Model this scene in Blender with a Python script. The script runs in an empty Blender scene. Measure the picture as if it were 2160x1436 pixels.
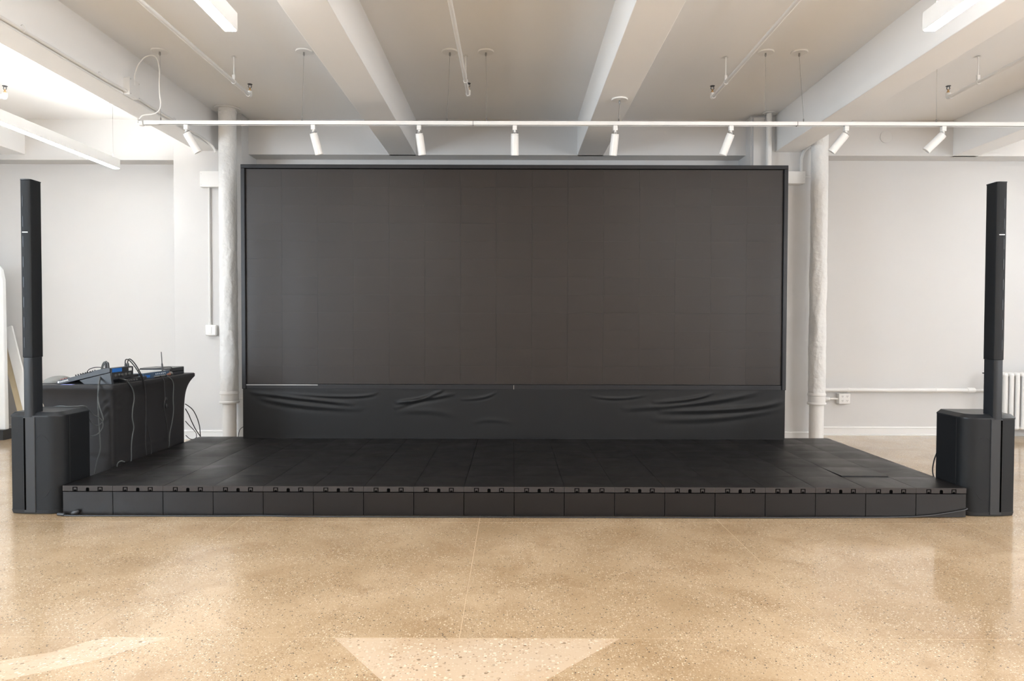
import bpy, math, random
from mathutils import Vector, Matrix, noise
R = math.radians
random.seed(7)
SC = bpy.context.scene
COL = SC.collection

# ------------------------------------------------------------------ camera, world, lights, exposure
CAM_H = 1.187
cam_d = bpy.data.cameras.new('camera'); cam = bpy.data.objects.new('camera', cam_d); COL.objects.link(cam)
cam_d.sensor_width = 36; cam_d.lens = 36 * 1450.8 / 2160; cam_d.clip_start = .05; cam_d.clip_end = 100
cam.matrix_world = (Matrix.Translation((0, 0, CAM_H)) @ Matrix.Rotation(.00135, 4, 'Z')
                    @ Matrix.Rotation(math.pi / 2 - .02358, 4, 'X') @ Matrix.Rotation(.00256, 4, 'Z'))
SC.camera = cam

w = bpy.data.worlds.new('world'); SC.world = w; w.use_nodes = True
bg = w.node_tree.nodes['Background']; bg.inputs[0].default_value = (.75, .86, 1, 1); bg.inputs[1].default_value = 1.0

SC.view_settings.view_transform = 'Standard'; SC.view_settings.look = 'None'
SC.view_settings.gamma = 1; SC.view_settings.use_curve_mapping = False
SC.view_settings.exposure = 1.77

def daylight(name, loc, rot, sx, sy, power, color):
    d = bpy.data.lights.new(name, 'AREA'); d.shape = 'RECTANGLE'; d.size = sx; d.size_y = sy
    d.energy = power; d.color = color
    o = bpy.data.objects.new(name, d); o.location = loc; o.rotation_euler = rot; COL.objects.link(o)
    return o
RX, LX, FY, BY = 6.4, -6.4, -5.2, 7.40      # right, left, front (behind the camera) and back wall planes
CEIL, BEAM_Z = 3.308, 2.942
WZ0, WZ1 = .85, 2.75                        # window sill and head
WIN_L = [(-3.6, -1.4), (-.6, 1.6), (2.4, 4.4), (5.0, 6.9)]
WIN_R = [(-3.6, -1.4), (-.6, 1.6), (2.4, 4.4), (5.0, 6.9)]
WIN_F = []
PL, PR, PF = (100, 64, 5, 1), (56, 38, 6, 2), ()
for (y0, y1), pw in zip(WIN_L, PL):
    daylight('daylight_left_window', (LX + .03, (y0 + y1) / 2, (WZ0 + WZ1) / 2), (0, -R(90), 0), WZ1 - WZ0, y1 - y0, pw, (.74, .87, 1))
for (y0, y1), pw in zip(WIN_R, PR):
    daylight('daylight_right_window', (RX - .03, (y0 + y1) / 2, (WZ0 + WZ1) / 2), (0, R(90), 0), WZ1 - WZ0, y1 - y0, pw, (.93, .96, 1))
for (x0, x1), pw in zip(WIN_F, PF):
    daylight('daylight_front_window', ((x0 + x1) / 2, FY + .03, (WZ0 + WZ1) / 2), (R(90), 0, 0), x1 - x0, WZ1 - WZ0, pw, (1, .90, .80))

# ------------------------------------------------------------------ helpers
_rc = cam.matrix_world.copy()
def at(px, py, Y):
    """real-world point seen at photo pixel (px,py) at depth Y"""
    d = _rc.to_3x3() @ Vector(((px - 1080) / 1450.8, -(py - 718) / 1450.8, -1))
    t = Y / d.y
    return Vector((d.x * t, Y, CAM_H + d.z * t))

class MB:
    def __init__(s): s.v = []; s.f = []
    def add(s, vs, fs):
        n = len(s.v); s.v += [tuple(v) for v in vs]; s.f += [tuple(i + n for i in f) for f in fs]; return s
    def box(s, x0, x1, y0, y1, z0, z1):
        return s.add([(x0,y0,z0),(x1,y0,z0),(x1,y1,z0),(x0,y1,z0),(x0,y0,z1),(x1,y0,z1),(x1,y1,z1),(x0,y1,z1)],
                     [(0,3,2,1),(4,5,6,7),(0,1,5,4),(1,2,6,5),(2,3,7,6),(3,0,4,7)])
    def obox(s, c, size, rot):
        m = Matrix.Translation(c) @ rot.to_4x4()
        a, b, c_ = [q / 2 for q in size]
        n = MB().box(-a, a, -b, b, -c_, c_)
        return s.add([m @ Vector(v) for v in n.v], n.f)
    def prism(s, pts, z0, z1):
        n = len(pts)
        vs = [(x, y, z0) for x, y in pts] + [(x, y, z1) for x, y in pts]
        fs = [tuple(range(n - 1, -1, -1)), tuple(range(n, 2 * n))] + [(i, (i + 1) % n, n + (i + 1) % n, n + i) for i in range(n)]
        return s.add(vs, fs)
    def ring(s, rings, cap=True, closed=True):
        n = len(rings[0]); vs = [p for r in rings for p in r]; fs = []
        for k in range(len(rings) - 1):
            for i in range(n if closed else n - 1):
                j = (i + 1) % n; fs.append((k*n+i, k*n+j, (k+1)*n+j, (k+1)*n+i))
        if cap: fs.append(tuple(range(n - 1, -1, -1))); fs.append(tuple((len(rings) - 1) * n + i for i in range(n)))
        return s.add(vs, fs)
    def lathe(s, prof, c=(0, 0, 0), axis=None, seg=24):
        """prof = [(radius, height)...] round axis (default +Z)"""
        q = Vector((0, 0, 1)).rotation_difference(Vector(axis).normalized()) if axis is not None else None
        rs = []
        for r, h in prof:
            ring = []
            for i in range(seg):
                a = 2 * math.pi * i / seg; p = Vector((r * math.cos(a), r * math.sin(a), h))
                if q: p = q @ p
                ring.append(p + Vector(c))
            rs.append(ring)
        return s.ring(rs)
    def cyl(s, a, b, r, seg=16, r2=None):
        a = Vector(a); b = Vector(b); return s.lathe([(r, 0), (r if r2 is None else r2, (b - a).length)], a, b - a, seg)
    def tube(s, pts, r, seg=8, sub=6, smooth=True):
        P = [Vector(p) for p in pts]
        if smooth and len(P) > 2:
            Q = []
            for i in range(len(P) - 1):
                p0 = P[max(i-1, 0)]; p1 = P[i]; p2 = P[i+1]; p3 = P[min(i+2, len(P)-1)]
                for k in range(sub):
                    t = k / sub
                    Q.append(.5 * ((2*p1) + (p2-p0)*t + (2*p0-5*p1+4*p2-p3)*t*t + (3*p1-p0-3*p2+p3)*t*t*t))
            Q.append(P[-1]); P = Q
        up = Vector((0, 0, 1)); rs = []; prev = None
        for i, p in enumerate(P):
            d = (P[min(i+1, len(P)-1)] - P[max(i-1, 0)]).normalized()
            if prev is None:
                u = d.cross(up if abs(d.z) < .9 else Vector((1, 0, 0))).normalized()
            else:
                u = (prev - d * prev.dot(d)).normalized()
            prev = u; v = d.cross(u)
            rs.append([p + (u * math.cos(2*math.pi*k/seg) + v * math.sin(2*math.pi*k/seg)) * r for k in range(seg)])
        return s.ring(rs)
    def sphere(s, c, r, seg=12, squash=(1, 1, 1)):
        rs = []
        for k in range(1, 8):
            a = math.pi * k / 8
            rs.append([Vector(c) + Vector((r*squash[0]*math.sin(a)*math.cos(2*math.pi*i/seg), r*squash[1]*math.sin(a)*math.sin(2*math.pi*i/seg), -r*squash[2]*math.cos(a))) for i in range(seg)])
        return s.ring(rs)
    def build(s, name, m, parent=None, loc=None, bevel=0, smooth=True, ang=35):
        me = bpy.data.meshes.new(name); me.from_pydata(s.v, [], s.f); me.validate(); me.update()
        if smooth: me.shade_smooth(); me.set_sharp_from_angle(angle=R(ang))
        me.materials.append(m)
        o = bpy.data.objects.new(name, me); COL.objects.link(o)
        if parent: o.parent = parent
        if loc: o.location = loc
        if bevel:
            b = o.modifiers.new('bevel', 'BEVEL'); b.width = bevel; b.segments = 2; b.limit_method = 'ANGLE'; b.angle_limit = R(40)
        return o

def tag(o, label=None, cat=None, group=None, kind=None):
    if label: o['label'] = label
    if cat: o['category'] = cat
    if group: o['group'] = group
    if kind: o['kind'] = kind
    return o
def thing(name, loc, label, cat, group=None, rz=0):
    o = bpy.data.objects.new(name, None); o.location = loc; o.rotation_euler = (0, 0, rz); o.empty_display_size = .1
    COL.objects.link(o); return tag(o, label, cat, group)
def shift(mb, loc):
    mb.v = [(x - loc[0], y - loc[1], z - loc[2]) for x, y, z in mb.v]; return mb
def part(mb, name, m, parent, **k):      # mesh given in world coordinates, parented to an un-rotated Empty
    return shift(mb, parent.location).build(name, m, parent, **k)
def sub(mb, name, m, prt, root, **k):    # sub-part of a part whose own location is zero
    return shift(mb, root.location).build(name, m, prt, **k)
def copy_tree(o, parent=None):
    c = o.copy(); COL.objects.link(c); c.parent = parent
    for ch in [q for q in bpy.data.objects if q.parent == o]: copy_tree(ch, c)
    return c

# ------------------------------------------------------------------ materials
def mat(name, col, rough=.5, metal=0, spec=.5, coat=0, coat_r=.1, var=0, vscale=4, bump=0, bscale=80, rvar=0, emis=None, estr=0):
    m = bpy.data.materials.new(name); m.use_nodes = True; nt = m.node_tree; N = nt.nodes; L = nt.links
    b = N['Principled BSDF']
    b.inputs['Base Color'].default_value = (*col, 1); b.inputs['Roughness'].default_value = rough
    b.inputs['Metallic'].default_value = metal; b.inputs['Specular IOR Level'].default_value = spec
    b.inputs['Coat Weight'].default_value = coat; b.inputs['Coat Roughness'].default_value = coat_r
    tc = N.new('ShaderNodeTexCoord')
    if var or rvar:
        n = N.new('ShaderNodeTexNoise'); n.inputs['Scale'].default_value = vscale; n.inputs['Detail'].default_value = 5
        L.new(tc.outputs['Object'], n.inputs['Vector'])
    if var:
        mx = N.new('ShaderNodeMix'); mx.data_type = 'RGBA'
        mx.inputs[6].default_value = (*[c * (1 - var) for c in col], 1); mx.inputs[7].default_value = (*[min(1, c * (1 + var)) for c in col], 1)
        L.new(n.outputs['Fac'], mx.inputs[0]); L.new(mx.outputs[2], b.inputs['Base Color'])
    if rvar:
        mr = N.new('ShaderNodeMapRange'); mr.inputs[1].default_value = .3; mr.inputs[2].default_value = .7
        mr.inputs[3].default_value = max(0, rough - rvar); mr.inputs[4].default_value = min(1, rough + rvar)
        L.new(n.outputs['Fac'], mr.inputs[0]); L.new(mr.outputs[0], b.inputs['Roughness'])
    if bump:
        n2 = N.new('ShaderNodeTexNoise'); n2.inputs['Scale'].default_value = bscale; n2.inputs['Detail'].default_value = 4
        L.new(tc.outputs['Object'], n2.inputs['Vector'])
        bp = N.new('ShaderNodeBump'); bp.inputs['Strength'].default_value = bump; bp.inputs['Distance'].default_value = .004
        L.new(n2.outputs['Fac'], bp.inputs['Height']); L.new(bp.outputs['Normal'], b.inputs['Normal'])
    if emis: b.inputs['Emission Color'].default_value = (*emis, 1); b.inputs['Emission Strength'].default_value = estr
    return m

def terrazzo(name, base, base2, chip_l, chip_d, cell, dens, coat=1.0):
    m = bpy.data.materials.new(name); m.use_nodes = True; nt = m.node_tree; N = nt.nodes; L = nt.links
    b = N['Principled BSDF']; geo = N.new('ShaderNodeNewGeometry'); P = geo.outputs['Position']
    def noise_(scale, det=4, dist=0):
        n = N.new('ShaderNodeTexNoise'); n.inputs['Scale'].default_value = scale; n.inputs['Detail'].default_value = det
        n.inputs['Distortion'].default_value = dist; L.new(P, n.inputs['Vector']); return n
    def mixc(f, a, c):
        x = N.new('ShaderNodeMix'); x.data_type = 'RGBA'
        if hasattr(f, 'is_linked'): L.new(f, x.inputs[0])
        else: x.inputs[0].default_value = f
        for i, q in ((6, a), (7, c)):
            if isinstance(q, tuple): x.inputs[i].default_value = (*q, 1)
            else: L.new(q, x.inputs[i])
        return x.outputs[2]
    def rng(v, a, b_, c, d):
        r = N.new('ShaderNodeMapRange'); L.new(v, r.inputs[0])
        for i, q in enumerate((a, b_, c, d)): r.inputs[i + 1].default_value = q
        return r.outputs[0]
    def mul(a, c):
        x = N.new('ShaderNodeMath'); x.operation = 'MULTIPLY'
        L.new(a, x.inputs[0])
        if isinstance(c, (int, float)): x.inputs[1].default_value = c
        else: L.new(c, x.inputs[1])
        return x.outputs[0]
    cloud = rng(noise_(1.3, 6, .4).outputs['Fac'], .35, .68, 0, 1)
    col = mixc(cloud, base, base2)
    cloud2 = rng(noise_(3.7, 5, .8).outputs['Fac'], .48, .72, 0, .55)
    col = mixc(cloud2, col, tuple(c * k for c, k in zip(base, (.80, .71, .60))))
    # chips: two scales of cells, the darker and the paler stones chosen by the cell's own random value
    patch = rng(noise_(5, 4).outputs['Fac'], .36, .6, .25, 1)
    for sc, dn in ((1 / cell, dens), (1.9 / cell, dens * .9)):
        v = N.new('ShaderNodeTexVoronoi'); v.inputs['Scale'].default_value = sc; L.new(P, v.inputs['Vector'])
        sep = N.new('ShaderNodeSeparateColor'); L.new(v.outputs['Color'], sep.inputs[0])
        inside = rng(v.outputs['Distance'], .30, .40, 1, 0)
        lite = mul(mul(rng(sep.outputs[0], 1 - dn, 1 - dn + .02, 0, 1), inside), patch)
        col = mixc(lite, col, chip_l)
        midf = mul(mul(rng(sep.outputs[2], 1 - dn, 1 - dn + .02, 0, .6), inside), patch)
        col = mixc(midf, col, tuple(c * k for c, k in zip(base, (.62, .50, .40))))
        dark = mul(rng(sep.outputs[1], .94, .945, 0, 1), inside)
        col = mixc(dark, col, chip_d)
    L.new(col, b.inputs['Base Color'])
    L.new(rng(noise_(2.2, 5).outputs['Fac'], .3, .7, .38, .6), b.inputs['Roughness'])
    b.inputs['Coat Weight'].default_value = coat; b.inputs['Coat IOR'].default_value = 1.5
    L.new(rng(noise_(1.1, 5).outputs['Fac'], .35, .65, .10, .17), b.inputs['Coat Roughness'])
    b.inputs['Specular IOR Level'].default_value = .3
    return m

M_wall = mat('white_wall_paint', (.665, .655, .642), .7, var=.02, vscale=1.5, bump=.05, bscale=60)
M_ceil = mat('white_ceiling_paint', (.89, .885, .875), .8, var=.02, vscale=1.2, bump=.08, bscale=30)
M_trim = mat('white_trim_paint', (.80, .79, .77), .45)
M_white = mat('white_enamel', (.82, .81, .79), .35)
M_pipe = mat('white_painted_pipe', (.80, .79, .77), .45, bump=.15, bscale=40)
M_insul = mat('painted_pipe_insulation', (.79, .785, .77), .6, bump=1.0, bscale=22)
for _n in M_insul.node_tree.nodes:
    if _n.type == 'BUMP': _n.inputs['Distance'].default_value = .012
M_joint = mat('floor_joint_filler', (.60, .46, .30), .4)
M_floor = terrazzo('polished_terrazzo', (.43, .295, .165), (.59, .435, .275), (.88, .76, .58), (.05, .04, .03), .0095, .36)
M_inlay = terrazzo('pale_large_chip_terrazzo', (.63, .475, .325), (.67, .53, .385), (.86, .76, .62), (.30, .21, .13), .0185, .42)
M_black = mat('black_plastic', (.030, .031, .034), .42)
M_blackm = mat('black_matte_plastic', (.022, .023, .025), .6)
M_tower = mat('charcoal_speaker_shell', (.016, .018, .021), .36, spec=.35)
M_grille = mat('black_speaker_grille', (.0085, .0095, .011), .5, spec=.26, bump=.3, bscale=900)
M_frame = mat('black_screen_frame', (.014, .014, .016), .4, spec=.4)
M_cable = mat('black_cable_rubber', (.02, .02, .022), .45)
M_gcable = mat('grey_cable', (.085, .092, .092), .5)
M_hole = mat('deep_black', (.002, .002, .002), .9, spec=0)
M_steel = mat('brushed_steel', (.55, .55, .54), .3, metal=1)
M_brass = mat('aged_brass', (.55, .36, .18), .4, metal=1)
M_led = mat('led_diffuser', (.9, .9, .9), .5, emis=(.94, .97, 1), estr=12)
M_up = mat('upward_led_diffuser', (.9, .9, .9), .5, emis=(1, .97, .93), estr=20)
M_led2 = mat('added_pendant_diffuser_warm', (.9, .9, .9), .5, emis=(1, .96, .90), estr=20)  # stronger glow for the added lamps behind the camera
M_wire = mat('hanging_steel_wire', (.25, .24, .23), .4, metal=.6)
M_panel = mat('stage_skirt_panel', (.011, .0092, .0088), .42, spec=.3, rvar=.08, vscale=6, var=.12)
M_edge = mat('stage_tile_edge', (.040, .034, .032), .55, spec=.3)
M_blue = mat('blue_label', (.02, .16, .55), .35)
M_dull = mat('dull_aluminium', (.35, .34, .33), .5, metal=.8)
M_wood = mat('pale_wood', (.78, .66, .45), .55, var=.08, vscale=8)
M_board = mat('white_board', (.86, .87, .86), .5)
M_greyfab = mat('grey_fabric', (.22, .22, .21), .9, bump=.4, bscale=200)

def black_cloth(name, col, r):
    m = mat(name, col, r, var=.1, vscale=3, bump=.12, bscale=350)
    b = m.node_tree.nodes['Principled BSDF']; b.inputs['Sheen Weight'].default_value = .05; b.inputs['Specular IOR Level'].default_value = .32; return m
M_cloth = black_cloth('black_stretch_cloth', (.017, .0162, .0175), .62)
M_skirt = black_cloth('black_screen_skirt', (.0095, .0095, .010), .46)

def tile_mat():
    m = mat('stage_tile_black', (.030, .028, .028), .36, spec=.32, bump=.10, bscale=500)
    nt = m.node_tree; N = nt.nodes; L = nt.links; b = N['Principled BSDF']
    geo = N.new('ShaderNodeNewGeometry')
    n = N.new('ShaderNodeTexNoise'); n.inputs['Scale'].default_value = 3.2; n.inputs['Detail'].default_value = 7; n.inputs['Distortion'].default_value = .6
    L.new(geo.outputs['Position'], n.inputs['Vector'])
    mr = N.new('ShaderNodeMapRange'); mr.inputs[1].default_value = .35; mr.inputs[2].default_value = .7; mr.inputs[3].default_value = .32; mr.inputs[4].default_value = .50
    L.new(n.outputs['Fac'], mr.inputs[0]); L.new(mr.outputs[0], b.inputs['Roughness'])
    # dusty scuffs
    s = N.new('ShaderNodeTexNoise'); s.inputs['Scale'].default_value = 9; s.inputs['Detail'].default_value = 8; s.inputs['Roughness'].default_value = .7
    L.new(geo.outputs['Position'], s.inputs['Vector'])
    m2 = N.new('ShaderNodeMapRange'); m2.inputs[1].default_value = .58; m2.inputs[2].default_value = .78; m2.inputs[3].default_value = 0; m2.inputs[4].default_value = .45
    L.new(s.outputs['Fac'], m2.inputs[0])
    mx = N.new('ShaderNodeMix'); mx.data_type = 'RGBA'; mx.inputs[6].default_value = (.011, .010, .010, 1); mx.inputs[7].default_value = (.055, .052, .050, 1)
    L.new(m2.outputs[0], mx.inputs[0]); L.new(mx.outputs[2], b.inputs['Base Color'])
    return m
M_tile = tile_mat()

def screen_mat():
    m = mat('led_module_face', (.012, .011, .010), .42, spec=.5)
    nt = m.node_tree; N = nt.nodes; L = nt.links; b = N['Principled BSDF']
    oi = N.new('ShaderNodeObjectInfo')
    mr = N.new('ShaderNodeMapRange'); mr.inputs[3].default_value = .42; mr.inputs[4].default_value = .43
    L.new(oi.outputs['Random'], mr.inputs[0]); L.new(mr.outputs[0], b.inputs['Roughness'])
    mx = N.new('ShaderNodeMix'); mx.data_type = 'RGBA'; mx.inputs[6].default_value = (.0165, .0115, .0090, 1); mx.inputs[7].default_value = (.0173, .0121, .0096, 1)
    L.new(oi.outputs['Random'], mx.inputs[0]); L.new(mx.outputs[2], b.inputs['Base Color'])
    return m
M_screen = screen_mat()

# ------------------------------------------------------------------ room shell
def struct(o): o['kind'] = 'structure'; return o
floor = struct(MB().box(LX - .2, RX + .2, FY - .2, BY + .4, -.15, -.0006).build('floor', M_joint, smooth=False))
JX = [-6.4, -5.99, -4.545, -3.10, -1.652, -.200, 1.245, 2.725, 4.175, 5.62, 6.4]
JY = [-5.2, -3.51, -1.99, -.47, 1.05, 2.577, 4.097, 5.617, 7.137, 7.55]
g = .0016
cache = {}
for i in range(len(JX) - 1):
    for j in range(len(JY) - 1):
        sx = JX[i+1] - JX[i] - 2 * g; sy = JY[j+1] - JY[j] - 2 * g; key = (round(sx, 4), round(sy, 4))
        if key not in cache:
            me = bpy.data.meshes.new('slab'); q = MB().box(-sx/2, sx/2, -sy/2, sy/2, -.012, 0)
            me.from_pydata(q.v, [], q.f); me.materials.append(M_floor); cache[key] = me
        o = bpy.data.objects.new('slab', cache[key]); COL.objects.link(o); o.parent = floor
        o.location = ((JX[i] + JX[i+1]) / 2, (JY[j] + JY[j+1]) / 2, 0)
for pts in ([(-.671, 2.571), (-.195, 1.95), (.405, 2.571)],
            [(-1.30, 2.571), (-1.55, 2.571), (-1.66, 2.452), (-2.05, 2.27), (-2.05, 2.04), (-1.72, 2.235), (-1.44, 2.41)]):
    MB().prism(pts[::-1] if pts[0][0] > pts[1][0] else pts, -.01, .0008).build('inlay', M_inlay, floor, smooth=False)

ceiling = struct(MB().box(LX - .2, RX + .2, FY - .2, BY + .4, CEIL, CEIL + .2).build('ceiling', M_ceil, smooth=False))
BEAMS = [(-5.33, -5.086), (-3.224, -2.997), (-1.289, -1.013), (.664, .935), (2.656, 2.906), (4.556, 4.817)]
for k, (x0, x1) in enumerate(BEAMS):
    yb = 7.04 if k in (1, 4) else 7.18
    MB().box(x0, x1, FY, yb + .04, BEAM_Z, CEIL + .02).build('beam', M_ceil, ceiling, bevel=.004)

def holed(name, axis, plane, thick, a0, a1, holes, M):
    """wall in plane X=plane (axis 'x') or Y=plane (axis 'y') with window openings"""
    q = MB()
    def b(u0, u1, z0, z1):
        if axis == 'x': q.box(min(plane, plane + thick), max(plane, plane + thick), u0, u1, z0, z1)
        else: q.box(u0, u1, min(plane, plane + thick), max(plane, plane + thick), z0, z1)
    cur = a0
    for h0, h1 in holes:
        b(cur, h0, -.1, CEIL + .05); b(h0, h1, -.1, WZ0); b(h0, h1, WZ1, CEIL + .05); cur = h1
    b(cur, a1, -.1, CEIL + .05)
    return struct(q.build(name, M, smooth=False))
holed('wall_left', 'x', LX, -.2, FY - .2, BY + .4, WIN_L, M_wall)
holed('wall_right', 'x', RX, .2, FY - .2, BY + .4, WIN_R, M_wall)
holed('wall_front', 'y', FY, -.2, LX, RX, WIN_F, mat('taupe_wall_paint', (.34, .29, .25), .7))
M_glass = mat('window_glass', (.8, .88, .95), .05, spec=.6)
wn = 0
def window(axis, plane, out, u0, u1):
    global wn; wn += 1
    root = bpy.data.objects.new('window_%d' % wn, None); COL.objects.link(root); root['kind'] = 'structure'
    f = MB(); p = MB()
    def b(q, a0, a1, z0, z1, d0, d1):
        lo, hi = sorted((plane + out * d0, plane + out * d1))
        if axis == 'x': q.box(lo, hi, a0, a1, z0, z1)
        else: q.box(a0, a1, lo, hi, z0, z1)
    t = .05
    b(f, u0, u0 + t, WZ0, WZ1, .02, .1); b(f, u1 - t, u1, WZ0, WZ1, .02, .1); b(f, u0, u1, WZ0, WZ0 + t, .02, .1); b(f, u0, u1, WZ1 - t, WZ1, .02, .1)
    um = (u0 + u1) / 2; zm = (WZ0 + WZ1) / 2
    b(f, um - .02, um + .02, WZ0, WZ1, .03, .09); b(f, u0, u1, zm - .02, zm + .02, .03, .09)
    b(p, u0 + t, u1 - t, WZ0 + t, WZ1 - t, .055, .065)
    f.build('window_frame', M_trim, root); p.build('pane', M_glass, root)
for y0, y1 in WIN_L: window('x', LX, -1, y0, y1)
for y0, y1 in WIN_R: window('x', RX, 1, y0, y1)
for x0, x1 in WIN_F: window('y', FY, -1, x0, x1)

wb = MB().box(LX, RX, BY, BY + .2, -.1, CEIL + .05)
wb = struct(wb.build('wall_back', M_wall, smooth=False))
PY = 7.04
MB().box(-3.463, -2.75, PY, BY + .02, -.05, CEIL + .02).build('pilaster', M_wall, wb, bevel=.003)
MB().box(2.41, 3.06, PY, BY + .02, -.05, CEIL + .02).build('pilaster', M_wall, wb, bevel=.003)
MB().box(-2.813, -2.752, PY - .035, PY + .01, 0, CEIL).build('pipe_chase', M_wall, wb)
MB().box(2.424, 2.549, PY - .05, PY + .01, 0, CEIL - .03).build('pipe_chase', M_wall, wb)
MB().box(-2.752, 2.412, 7.18, BY + .02, BEAM_Z, CEIL + .02).build('header_beam', M_wall, wb)
MB().box(3.058, RX, 7.18, BY + .02, BEAM_Z, CEIL + .02).build('header_beam', M_wall, wb)
MB().box(LX, -3.461, 7.20, BY + .02, BEAM_Z - .055, CEIL + .02).build('header_beam', M_wall, wb)
MB().lathe([(.062, 0), (.062, .006), (.05, .009)], (3.86, 7.18, 3.135), (0, -1, 0), 28).build('blank_cover_plate', M_wall, wb)

def baseboard(name, x0, x1, y):
    q = MB(); prof = [(0, 0), (-.022, 0), (-.022, .012), (-.014, .016), (-.014, .075), (-.018, .08), (-.012, .092), (0, .095)]
    n = len(prof)
    q.ring([[(x0, y + a, z) for a, z in prof], [(x1, y + a, z) for a, z in prof]])
    return struct(q.build(name, M_trim, smooth=False))
baseboard('baseboard_right', 3.06, RX, BY)
baseboard('baseboard_left', LX, -3.463, BY)
baseboard('baseboard_left_pilaster', -3.463, -2.75, PY)
baseboard('baseboard_right_pilaster', 2.41, 3.06, PY)

# ------------------------------------------------------------------ stage
D0, ZT, X0, T = 4.2264, .1853, .0096, .31
SXL = X0 - 9 * T
stage = thing('stage', (X0, D0 + 3 * T, 0), 'low black stage platform of square interlocking tiles with panelled front', 'stage')
q = MB().box(SXL + .012, SXL + 18 * T - .012, D0 + .012, D0 + 6 * T - .012, 0, ZT - .036)
part(q, 'platform_body', M_hole, stage, smooth=False)
# tile mesh: gently crowned square with rolled edge, 0.035 thick
def tile_mesh():
    q = MB(); n = 6; h = T / 2 - .0010; zs = {}
    for j in range(n + 1):
        for i in range(n + 1):
            u = -1 + 2 * i / n; v = -1 + 2 * j / n
            z = .0048 * (1 - u * u) * (1 - v * v) - (.0012 if max(abs(u), abs(v)) > .99 else 0)
            q.v.append((u * h, v * h, z))
    for j in range(n):
        for i in range(n):
            a = j * (n + 1) + i; q.f.append((a, a + 1, a + n + 2, a + n + 1))
    rim = [i for i in range(n)] + [n + j * (n + 1) for j in range(n)] + [n * (n + 1) + n - i for i in range(n)] + [(n - j) * (n + 1) for j in range(n)]
    base = len(q.v)
    for r in rim: x, y, z = q.v[r]; q.v.append((x, y, -.034))
    k = len(rim)
    for i in range(k): q.f.append((rim[i], base + i, base + (i + 1) % k, rim[(i + 1) % k]))
    q.f.append(tuple(base + i for i in range(k))[::-1])
    me = bpy.data.meshes.new('tile'); me.from_pydata(q.v, [], q.f); me.validate()
    me.shade_smooth(); me.set_sharp_from_angle(angle=R(30)); me.materials.append(M_tile); return me
TM = tile_mesh()
rt = random.Random(3)
for j in range(6):
    for i in range(18):
        o = bpy.data.objects.new('tile', TM); COL.objects.link(o); o.parent = stage
        lift = 0
        rx, ry = rt.uniform(-.0022, .0022), rt.uniform(-.0022, .0022)
        if (i, j) == (16, 1): rx = -.021; lift = .0032; ry = 0
        o.location = (SXL + (i + .5) * T - stage.location.x, D0 + (j + .5) * T - stage.location.y, ZT - .0012 + lift)
        o.rotation_euler = (rx, ry, 0)
        if (i, j) == (16, 1): o['label'] = 'tile with its front edge lifted'
# front edge strips with clip sockets, and skirt panels
def edge_mesh():
    q = MB(); h = T / 2 - .0008
    q.box(-h, h, -.004, .0, -.034, -.0015)
    return q
EM = edge_mesh()
me_e = bpy.data.meshes.new('edge_strip'); me_e.from_pydata(EM.v, [], EM.f); me_e.materials.append(M_edge)
def flat(pts, y=-.0046):
    n = len(pts); return MB().add([(x, y, z) for x, z in pts] + [(x, 0, z) for x, z in pts], [tuple(range(n))] + [((i+1) % n, i, n+i, n+(i+1) % n) for i in range(n)])
def shared(name, q, m):
    me = bpy.data.meshes.new(name); me.from_pydata(q.v, [], q.f); me.materials.append(m); return me
me_f = shared('clip_frame', flat([(-.015, -.034), (-.0095, -.034), (-.0095, -.0135), (.0095, -.0135), (.0095, -.034), (.015, -.034), (.015, -.009), (-.015, -.009)]), M_hole)
me_a = shared('arch_hole', flat([(-.010, -.034), (.010, -.034), (.010, -.018), (.006, -.013), (-.006, -.013), (-.010, -.018)]), M_hole)
me_h = shared('round_hole', flat([(.008 * math.cos(math.pi * k / 6), -.034 + .010 * math.sin(math.pi * k / 6)) for k in range(7)][::-1]), M_hole)
PM = MB().box(-T/2 + .0022, T/2 - .0022, -.004, .008, .004, ZT - .0395)
me_p = bpy.data.meshes.new('front_panel'); me_p.from_pydata(PM.v, [], PM.f); me_p.materials.append(M_panel)
rp = random.Random(5)
for i in range(18):
    x = SXL + (i + .5) * T - X0
    e = bpy.data.objects.new('edge_strip', me_e); COL.objects.link(e); e.parent = stage; e.location = (x, -3 * T, ZT)
    for nm, mm, cx in (('arch_hole', me_a, 0), ('clip_frame', me_f, -.0775), ('clip_frame', me_f, .0775), ('round_hole', me_h, -.0775), ('round_hole', me_h, .0775)):
        c = bpy.data.objects.new(nm, mm); COL.objects.link(c); c.parent = e; c.location = (cx, 0, 0)
    p = bpy.data.objects.new('front_panel', me_p); COL.objects.link(p); p.parent = stage
    p.location = (x, -3 * T + rp.uniform(0, .001), 0); p.rotation_euler = (0, 0, rp.uniform(-.002, .002))
SP = MB().box(-.006, .006, -T/2 + .002, T/2 - .002, .004, ZT - .0395)
me_s = bpy.data.meshes.new('side_panel'); me_s.from_pydata(SP.v, [], SP.f); me_s.materials.append(M_panel)
for s in (-1, 1):
    for j in range(6):
        o = bpy.data.objects.new('side_panel', me_s); COL.objects.link(o); o.parent = stage
        o.location = (s * (9 * T - .006), D0 + (j + .5) * T - stage.location.y, 0)

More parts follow.
